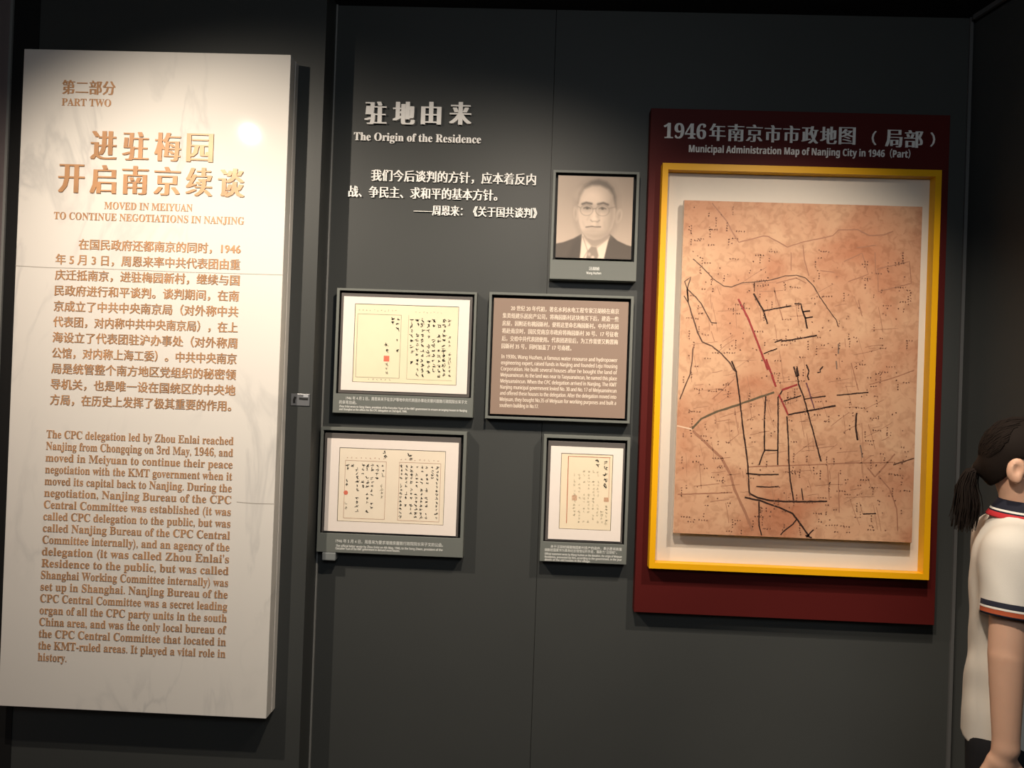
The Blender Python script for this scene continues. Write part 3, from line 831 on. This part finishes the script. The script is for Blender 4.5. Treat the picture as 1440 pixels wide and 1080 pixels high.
# ------------------------------------------------------------------ visitor
class Field:
    """signed distance field on a grid, smooth unions, meshed with surface nets"""
    def __init__(s, lo, hi, h):
        s.lo = np.array(lo, float); s.h = h
        s.n = np.ceil((np.array(hi, float) - s.lo) / h).astype(int) + 1
        s.ax = [s.lo[i] + h * np.arange(s.n[i]) for i in range(3)]
        s.d = np.full(s.n, 1.0, np.float32)
    def _sub(s, lo, hi, pad=.06):
        sl_ = []
        for i in range(3):
            a = max(0, int((lo[i] - pad - s.lo[i]) / s.h)); b = min(s.n[i], int((hi[i] + pad - s.lo[i]) / s.h) + 2)
            sl_.append(slice(a, max(a, b)))
        g = np.meshgrid(*[s.ax[i][sl_[i]] for i in range(3)], indexing='ij')
        return tuple(sl_), g
    def _mix(s, sl_, dn, k, sub=False):
        d = s.d[sl_]
        if sub: s.d[sl_] = np.maximum(d, -dn); return
        if k > 0:
            hh = np.clip(.5 + .5 * (dn - d) / k, 0, 1)
            s.d[sl_] = dn * (1 - hh) + d * hh - k * hh * (1 - hh)
        else: s.d[sl_] = np.minimum(d, dn)
    def cap(s, a, b, ra, rb, k=.02, sub=False, cut=None):
        a = np.array(a, float); b = np.array(b, float); r = max(ra, rb)
        sl_, (X, Y, Z) = s._sub(np.minimum(a, b) - r, np.maximum(a, b) + r)
        e = b - a
        t = np.clip(((X - a[0]) * e[0] + (Y - a[1]) * e[1] + (Z - a[2]) * e[2]) / (e @ e), 0, 1)
        d = np.sqrt((X - a[0] - e[0] * t) ** 2 + (Y - a[1] - e[1] * t) ** 2 + (Z - a[2] - e[2] * t) ** 2) - (ra + (rb - ra) * t)
        if cut is not None: d = np.maximum(d, cut(X, Y, Z))
        s._mix(sl_, d, k, sub); return s
    def ell(s, c, r, k=.02, sub=False, cut=None, tilt=0.0):
        c = np.array(c, float); r = np.array(r, float)
        m = r.max() if tilt else r
        sl_, (X, Y, Z) = s._sub(c - m, c + m)
        x, z = X - c[0], Z - c[2]
        ct, st = math.cos(tilt), math.sin(tilt)
        x, z = x * ct - z * st, x * st + z * ct
        d = (np.sqrt((x / r[0]) ** 2 + ((Y - c[1]) / r[1]) ** 2 + (z / r[2]) ** 2) - 1) * r.min()
        if cut is not None: d = np.maximum(d, cut(X, Y, Z))
        s._mix(sl_, d, k, sub); return s
    def loft(s, prof, k=.02, cut=None, grow=0.0):
        """prof rows: z, cx, rx, ry, cy"""
        p = np.array(prof, float); p = p[np.argsort(p[:, 0])]
        z0, z1 = p[0, 0], p[-1, 0]; rm = p[:, 2:4].max() + .1
        sl_, (X, Y, Z) = s._sub((p[:, 1].min() - rm, -rm, z0 - .02), (p[:, 1].max() + rm, rm, z1 + .02))
        # smooth interpolation between rows
        zz = np.linspace(z0, z1, 200)
        f = [np.convolve(np.pad(np.interp(zz, p[:, 0], p[:, i]), 12, mode='edge'), np.ones(25) / 25, 'valid') for i in range(1, 5)]
        cx, rx, ry, cy = [np.interp(Z, zz, q) for q in f]
        rx = rx + grow; ry = ry + grow
        q = (((np.abs(X - cx) / rx) ** 2.3 + (np.abs(Y - cy) / ry) ** 2.3) ** (1 / 2.3) - 1) * np.minimum(rx, ry)
        d = np.maximum(q, np.maximum(z0 - Z, Z - z1))
        if cut is not None: d = np.maximum(d, cut(X, Y, Z))
        s._mix(sl_, d, k); return s
    def mesh(s):
        d = s.d; n = np.array(d.shape)
        ins = d < 0
        c = np.zeros(n - 1, int)
        for i in (0, 1):
            for j in (0, 1):
                for k in (0, 1): c += ins[i:n[0] - 1 + i, j:n[1] - 1 + j, k:n[2] - 1 + k]
        act = np.argwhere((c > 0) & (c < 8))
        idx = -np.ones(n - 1, int); idx[tuple(act.T)] = np.arange(len(act))
        acc = np.zeros((len(act), 3)); cnt = np.zeros(len(act))
        corners = [(i, j, k) for i in (0, 1) for j in (0, 1) for k in (0, 1)]
        for a in corners:
            for ax in range(3):
                if a[ax]: continue
                b = list(a); b[ax] = 1
                da = d[tuple((act + a).T)]; db = d[tuple((act + b).T)]
                m = (da < 0) != (db < 0)
                t = np.where(m, da / np.where(m, da - db, 1), 0)
                p = np.array(a, float)[None, :].repeat(len(act), 0); p[:, ax] += t
                acc[m] += p[m]; cnt[m] += 1
        V = s.lo + s.h * (act + acc / cnt[:, None])
        F = []
        for ax in range(3):
            u, v = [(1, 2), (2, 0), (0, 1)][ax]
            sl0 = [slice(1, -1)] * 3; sl0[ax] = slice(0, -1)
            sl1 = [slice(1, -1)] * 3; sl1[ax] = slice(1, None)
            A_, B_ = ins[tuple(sl0)], ins[tuple(sl1)]
            off = np.ones(3, int); off[ax] = 0
            for flip in (0, 1):
                e = np.argwhere((A_ & ~B_) if not flip else (~A_ & B_)) + off
                if not len(e): continue
                eu = np.zeros(3, int); eu[u] = 1; ev = np.zeros(3, int); ev[v] = 1
                q = np.stack([idx[tuple((e - eu - ev).T)], idx[tuple((e - ev).T)], idx[tuple(e.T)], idx[tuple((e - eu).T)]], 1)
                F.append(q if not flip else q[:, ::-1])
        return V, np.concatenate(F)

PX, PY, TH = 1.272, 2.15, math.radians(-28)
def place(V):
    V = np.asarray(V, float); c, s = math.cos(TH), math.sin(TH)
    return np.stack([PX + V[:, 0] * c - V[:, 1] * s, PY + V[:, 0] * s + V[:, 1] * c, V[:, 2]], 1)
def body_part(name, f, m, parent, iters=2):
    V, F = f.mesh()
    o = raw(name, place(V), F, m, parent, True)
    if iters:
        md = o.modifiers.new("soften", 'SMOOTH'); md.iterations = iters; md.factor = .5
    return o

M_skin = mat("warm_skin", (0.56, 0.33, 0.225), 0.5, 0.35, noise=0.08, nscale=14, bump=0.05, bscale=350)
M_skin.node_tree.nodes["Principled BSDF"].inputs["Subsurface Weight"].default_value = 0.08
M_skin.node_tree.nodes["Principled BSDF"].inputs["Subsurface Radius"].default_value = (0.012, 0.005, 0.003)
M_hair = mat("dark_brown_hair", (0.010, 0.0065, 0.005), 0.75, 0.1)
M_shirt = mat("off_white_cotton", (0.60, 0.56, 0.50), 0.8, 0.2, noise=0.03, nscale=8, bump=0.25, bscale=500)
M_navy = mat("navy_knit", (0.010, 0.011, 0.020), 0.8, 0.2)
M_redknit = mat("red_knit", (0.42, 0.025, 0.03), 0.8, 0.2)
M_whiteknit = mat("white_knit", (0.62, 0.58, 0.52), 0.8, 0.2)
M_orangeknit = mat("rust_knit", (0.36, 0.075, 0.03), 0.8, 0.2)
M_trous = mat("black_trouser_cloth", (0.012, 0.012, 0.014), 0.8, 0.2)
M_shoe = mat("white_shoe", (0.5, 0.5, 0.5), 0.5, 0.3)
M_sole = mat("shoe_sole", (0.3, 0.3, 0.3), 0.7, 0.2)
M_lip = mat("lip", (0.42, 0.14, 0.11), 0.45, 0.3)
M_eye = mat("eye_white", (0.7, 0.68, 0.65), 0.2, 0.5)

HX = .040                                        # head stands forward of the body axis
TOR = [(.80, .045, .100, .150, 0), (.88, .045, .100, .150, 0), (.96, .046, .096, .142, 0), (1.06, .046, .088, .128, 0), (1.16, .046, .090, .134, 0),
       (1.25, .044, .092, .146, 0), (1.32, .044, .084, .152, 0), (1.36, .048, .068, .135, 0), (1.39, .054, .056, .092, 0), (1.41, .058, .052, .066, 0)]
SH = {-1: (.036, -.156, 1.335), 1: (.016, .156, 1.335)}
EL = {-1: (.026, -.190, 1.075), 1: (.010, .185, 1.075)}
WR = {-1: (.030, -.196, .850), 1: (.040, .185, .845)}

f = Field((-.30, -.34, -.01), (.30, .34, 1.70), .0052)
f.loft(TOR, 0, grow=-.008)
f.cap((.058, 0, 1.37), (HX + .024, 0, 1.50), .054, .050, .03)
f.ell((HX + .010, 0, 1.572), (.084, .074, .088), .03)           # cranium
f.ell((HX + .030, 0, 1.520), (.066, .058, .084), .03)           # face
f.ell((HX + .058, 0, 1.468), (.030, .034, .024), .025)          # chin
f.cap((HX + .085, 0, 1.545), (HX + .108, 0, 1.512), .010, .013, .012)   # nose
f.ell((HX + .090, 0, 1.485), (.010, .022, .010), .008)          # lips
f.ell((HX + .086, 0, 1.566), (.014, .046, .010), .012)          # brow
for s_ in (-1, 1):
    f.ell((HX + .088, s_ * .031, 1.548), (.015, .015, .010), .006, sub=True)
    f.ell((HX + .000, s_ * .080, 1.534), (.022, .013, .033), .006, tilt=.15)      # ear
    f.ell((HX + .004, s_ * .094, 1.537), (.011, .010, .019), .004, sub=True, tilt=.15)
    f.ell((HX + .004, s_ * .084, 1.508), (.010, .008, .010), .006)
    f.cap(SH[s_], EL[s_], .047, .0415, .03)
    f.cap(EL[s_], WR[s_], .042, .030, 0)
    # hand: palm, thumb leaving its side, four unequal bent fingers
    w = np.array(WR[s_]); bk = -.022 if s_ < 0 else .0
    p1 = w + (bk * .5, 0, -.040); p2 = w + (bk, 0, -.088)
    f.cap(w, p1, .026, .026, .012)
    for q in (-.024, -.008, .008, .024):
        f.cap(p1 + np.array((q * .6, 0, .0)), p2 + np.array((q * 1.15, 0, 0)), .015, .0135, .012)
    for q, L_, dy in ((.029, .072, .0), (.0095, .081, .0), (-.0095, .074, .0), (-.029, .058, .0)):
        k1 = p2 + np.array((q * 1.05, 0, -.004)); inn = -s_
        k2 = k1 + np.array((bk * .3 + q * .08, inn * .006, -L_ * .45)); k3 = k2 + np.array((bk * .3, inn * .016, -L_ * .32)); k4 = k3 + np.array((bk * .3 + .0, inn * .018, -L_ * .20))
        f.cap(k1, k2, .0092, .0086, .004); f.cap(k2, k3, .0086, .0080, .003); f.cap(k3, k4, .0080, .0070, .003)
    t0 = p1 + np.array((.020, -s_ * .006, .012)); t1 = t0 + np.array((.026, -s_ * .012, -.034)); t2 = t1 + np.array((.008, -s_ * .008, -.034))
    f.cap(t0, t1, .013, .0105, .010); f.cap(t1, t2, .0105, .0085, .004)
    f.cap((.045, s_ * .070, .84), (.030, s_ * .085, .48), .068, .050, .03)
    f.cap((.030, s_ * .085, .48), (-.006, s_ * .085, .09), .050, .034, .03)
    f.cap((-.02, s_ * .085, .05), (.13, s_ * .09, .035), .036, .030, .02)
person = thing("person", "person in white polo shirt with dark ponytail at right edge, facing right", "person", (PX, PY, 0))
body_part("body", f, M_skin, person, 3)
# eyes, lips
for s_ in (-1, 1):
    bm = bmesh.new(); c = place([(HX + .0785, s_ * .031, 1.548)])[0]
    bmesh.ops.create_uvsphere(bm, u_segments=16, v_segments=10, radius=.0115, matrix=Matrix.Translation(c))
    e = obj("eye", bm, M_eye, person, True)
    bm = bmesh.new(); c = place([(HX + .0865, s_ * .031, 1.548)])[0]
    bmesh.ops.create_uvsphere(bm, u_segments=12, v_segments=8, radius=.0050, matrix=Matrix.Translation(c))
    obj("iris", bm, M_black, e, True)

# hair: cap over the skull, cleared in front of the ears and round them
def clear(X, Y, Z):
    face = (X - (HX + .048)) * .9 - (Z - 1.60) * .75           # fringe line sloping back down to the ear
    nape = 1.465 + np.maximum(X - (HX - .03), 0) * .9 - Z
    return np.maximum(face, nape)
f = Field((-.20, -.12, 1.40), (.24, .12, 1.72), .0042)
f.ell((HX + .010, 0, 1.575), (.092, .084, .097), .0, cut=clear)
f.ell((HX - .024, 0, 1.532), (.056, .064, .062), .02, cut=clear)
for s_ in (-1, 1):
    f.ell((HX + .008, s_ * .090, 1.530), (.026, .030, .036), 0, sub=True)
f.ell((HX - .078, 0, 1.528), (.018, .018, .018), .02)
hair = body_part("hair", f, M_hair, person, 3)
# strands combed over the cap and the ponytail
def strand_tube(V, F, pts, r0, r1, seg=4):
    n = len(pts); base = len(V)
    for i, p in enumerate(pts):
        a = np.array(pts[max(0, i - 1)]); b = np.array(pts[min(n - 1, i + 1)]); t_ = b - a; t_ /= (np.linalg.norm(t_) + 1e-9)
        u = np.cross(t_, (0, 1, .3)); u /= (np.linalg.norm(u) + 1e-9); v = np.cross(t_, u)
        r_ = r0 + (r1 - r0) * i / (n - 1)
        for k in range(seg):
            an = 2 * math.pi * k / seg
            V.append(np.array(p) + (u * math.cos(an) + v * math.sin(an)) * r_)
    for i in range(n - 1):
        for k in range(seg):
            F.append((base + i * seg + k, base + i * seg + (k + 1) % seg, base + (i + 1) * seg + (k + 1) % seg, base + (i + 1) * seg + k))
V, F = [], []
for _ in range(150):
    an = rng.uniform(-1.25, 1.25); y0 = math.sin(an) * .082; el = rng.uniform(.1, 1.0)
    st = np.array((HX + .03 - .05 * abs(math.sin(an)), y0 * (.5 + .5 * el), 1.575 + .098 * math.cos(an) * el + .0))
    en = np.array((HX - .078, rng.uniform(-.012, .012), 1.528 + rng.uniform(-.012, .012)))
    pts = []
    for t_ in np.linspace(0, 1, 9):
        p = st * (1 - t_) + en * t_
        q = p - np.array((HX + .010, 0, 1.575)); R_ = np.array((.0932, .0852, .0982))
        l = math.sqrt(((q / R_) ** 2).sum()) + 1e-6
        if t_ < .93: p = np.array((HX + .010, 0, 1.575)) + q / max(l, .35)
        pts.append(p)
    if pts[0][2] < 1.50: continue
    strand_tube(V, F, pts, .0016, .0010)
raw("hair_strands", place(V), F, M_hair, hair, True)
V, F = [], []
for _ in range(260):
    a1, r1 = rng.uniform(0, 6.28), math.sqrt(rng.uniform(0, 1))
    o1 = np.array((math.cos(a1) * r1, math.sin(a1) * r1))
    sp = rng.uniform(.7, 1.25); L_ = rng.uniform(.75, 1.08)
    ctrl = np.array([(HX - .078, 0, 1.528), (HX - .098, 0, 1.517), (HX - .108, .0, 1.475), (HX - .104, .0, 1.425), (HX - .112, 0, 1.362)])
    wid = np.array([.010, .016, .024, .034, .034]) * sp
    tt = np.linspace(0, L_, 9)
    pts = []
    for t_ in tt:
        u_ = min(t_, 1) * 4; i = min(int(u_), 3); fr = u_ - i
        c_ = ctrl[i] * (1 - fr) + ctrl[i + 1] * fr; w_ = wid[i] * (1 - fr) + wid[i + 1] * fr
        pts.append(c_ + np.array((o1[0] * w_, o1[1] * w_, -max(0, t_ - 1) * .2)) + rng.normal(0, .0012, 3))
    strand_tube(V, F, pts, .0022, .0008)
raw("ponytail", place(V), F, M_hair, person, True)
bm = bmesh.new()
bmesh.ops.create_uvsphere(bm, u_segments=16, v_segments=10, radius=.017, matrix=Matrix.Translation(place([(HX - .086, 0, 1.525)])[0]) @ Matrix.Diagonal((.6, 1, 1, 1)))
obj("hair_tie", bm, M_black, person, True)

# polo shirt: torso and two short sleeves, open at neck and hem
def sleeve_axis(s_):
    a = np.array(SH[s_]); b = np.array(EL[s_]); e = (b - a) / np.linalg.norm(b - a)
    return a, e
SLV = .165
def hem(X, Y, Z): return (.800 + .00 * X) - Z + .05 * X
f = Field((-.26, -.34, .74), (.26, .34, 1.46), .0050)
f.loft([(z, cx, rx, ry, cy) for z, cx, rx, ry, cy in TOR], 0, grow=.010, cut=hem)
for s_ in (-1, 1):
    a, e = sleeve_axis(s_); b = a + e * (SLV + .05)
    f.cap(a + np.array((.0, s_ * -.006, -.005)), b, .062, .062, .06, cut=lambda X, Y, Z: ((X - a[0]) * e[0] + (Y - a[1]) * e[1] + (Z - a[2]) * e[2]) - SLV)
# soft creases running down from the arm to the waist
X_, Y_, Z_ = np.meshgrid(*f.ax, indexing='ij')
f.d += (.0022 * np.sin(46 * Z_ + 30 * Y_ + 22 * X_) * np.exp(-((Z_ - 1.02) / .13) ** 2) + .0018 * np.sin(70 * X_ + 34 * Z_) * np.exp(-((Z_ - 1.22) / .08) ** 2)).astype(np.float32)
f.cap((.060, 0, 1.405), (.066, 0, 1.52), .054, .054, 0, sub=True)
shirt = body_part("shirt", f, M_shirt, person, 3)
# striped sleeve bands
for s_ in (-1, 1):
    a, e = sleeve_axis(s_)
    u = np.cross(e, (0, 1, 0)); u /= np.linalg.norm(u); v = np.cross(e, u)
    a2 = a + np.array((.0, s_ * -.006, -.005)); off = (a + e * SLV) - a2
    rows = [(SLV - .034, .0595, 0), (SLV - .034, .0640, 0), (SLV - .021, .0644, 0), (SLV - .0205, .0647, 1), (SLV - .0155, .0647, 1), (SLV - .015, .0646, 2), (SLV - .004, .0646, 2), (SLV - .0035, .0647, 0), (SLV + .001, .0640, 0), (SLV + .001, .046, 0)]
    V, F, mi = [], [], []
    n = 40
    for (t_, r_, m_) in rows:
        for k in range(n):
            an = 2 * math.pi * k / n
            V.append(a + e * t_ + (u * math.cos(an) + v * math.sin(an)) * r_)
    for i in range(len(rows) - 1):
        for k in range(n):
            F.append((i * n + k, i * n + (k + 1) % n, (i + 1) * n + (k + 1) % n, (i + 1) * n + k)); mi.append(rows[i][2] if rows[i][2] == rows[i + 1][2] else 0)
    o = raw("sleeve_band", place(V), F, [M_navy, M_whiteknit, M_orangeknit], shirt, True)
    o.data.polygons.foreach_set("material_index", mi)
    o["label"] = "navy sleeve band with white and rust stripes"
# folded collar
V, F, mi = [], [], []
n = 48
rows = [(.055, .0, 0), (.057, .006, 0), (.062, .004, 0), (.0745, -.018, 0), (.0755, -.0195, 1), (.0785, -.0245, 1), (.079, -.0255, 0), (.080, -.0275, 0), (.0805, -.0285, 2), (.0880, -.0400, 2), (.0875, -.0425, 2), (.0800, -.0405, 2)]
for (r_, dz, m_) in rows:
    for k in range(n):
        an = 2 * math.pi * k / n
        x = math.cos(an) * r_ * .98; y = math.sin(an) * r_ * 1.12
        V.append((.064 + x, y, 1.442 + dz - .30 * x * (1 if x > 0 else .2)))
for i in range(len(rows) - 1):
    for k in range(n):
        if k in (0, n - 1): pass
        F.append((i * n + k, i * n + (k + 1) % n, (i + 1) * n + (k + 1) % n, (i + 1) * n + k)); mi.append(rows[i][2] if rows[i][2] == rows[i + 1][2] else 0)
o = raw("collar", place(V), F, [M_navy, M_whiteknit, M_redknit], shirt, True)
o.data.polygons.foreach_set("material_index", mi)
o["label"] = "navy collar edged with white and red stripes"
# trousers and shoes
f = Field((-.20, -.24, .06), (.22, .24, .92), .0065)
f.loft([(.70, .040, .092, .152, 0), (.80, .044, .098, .152, 0), (.885, .045, .096, .148, 0)], 0)
for s_ in (-1, 1):
    f.cap((.04, s_ * .078, .80), (.032, s_ * .085, .48), .084, .066, .03)
    f.cap((.032, s_ * .085, .48), (.0, s_ * .09, .11), .066, .058, .02, cut=lambda X, Y, Z: .085 - Z)
body_part("trousers", f, M_trous, person, 2)
for s_ in (-1, 1):
    f = Field((-.12, s_ * .09 - .09, -.01), (.24, s_ * .09 + .09, .16), .005)
    f.cap((-.025, s_ * .088, .055), (.13, s_ * .094, .042), .048, .042, 0, cut=lambda X, Y, Z: .012 - Z)
    f.cap((-.02, s_ * .088, .06), (-.012, s_ * .088, .115), .046, .046, .02)
    sh = body_part("shoe", f, M_shoe, person, 2)
    bm = bmesh.new()
    c = place([(.052, s_ * .091, .007)])[0]
    bmesh.ops.create_cone(bm, cap_ends=True, segments=28, radius1=1, radius2=1, depth=1, matrix=Matrix.Translation(c) @ Matrix.Rotation(TH, 4, 'Z') @ Matrix.Diagonal((.135, .047, .014, 1)))
    obj("sole", bm, M_sole, sh)
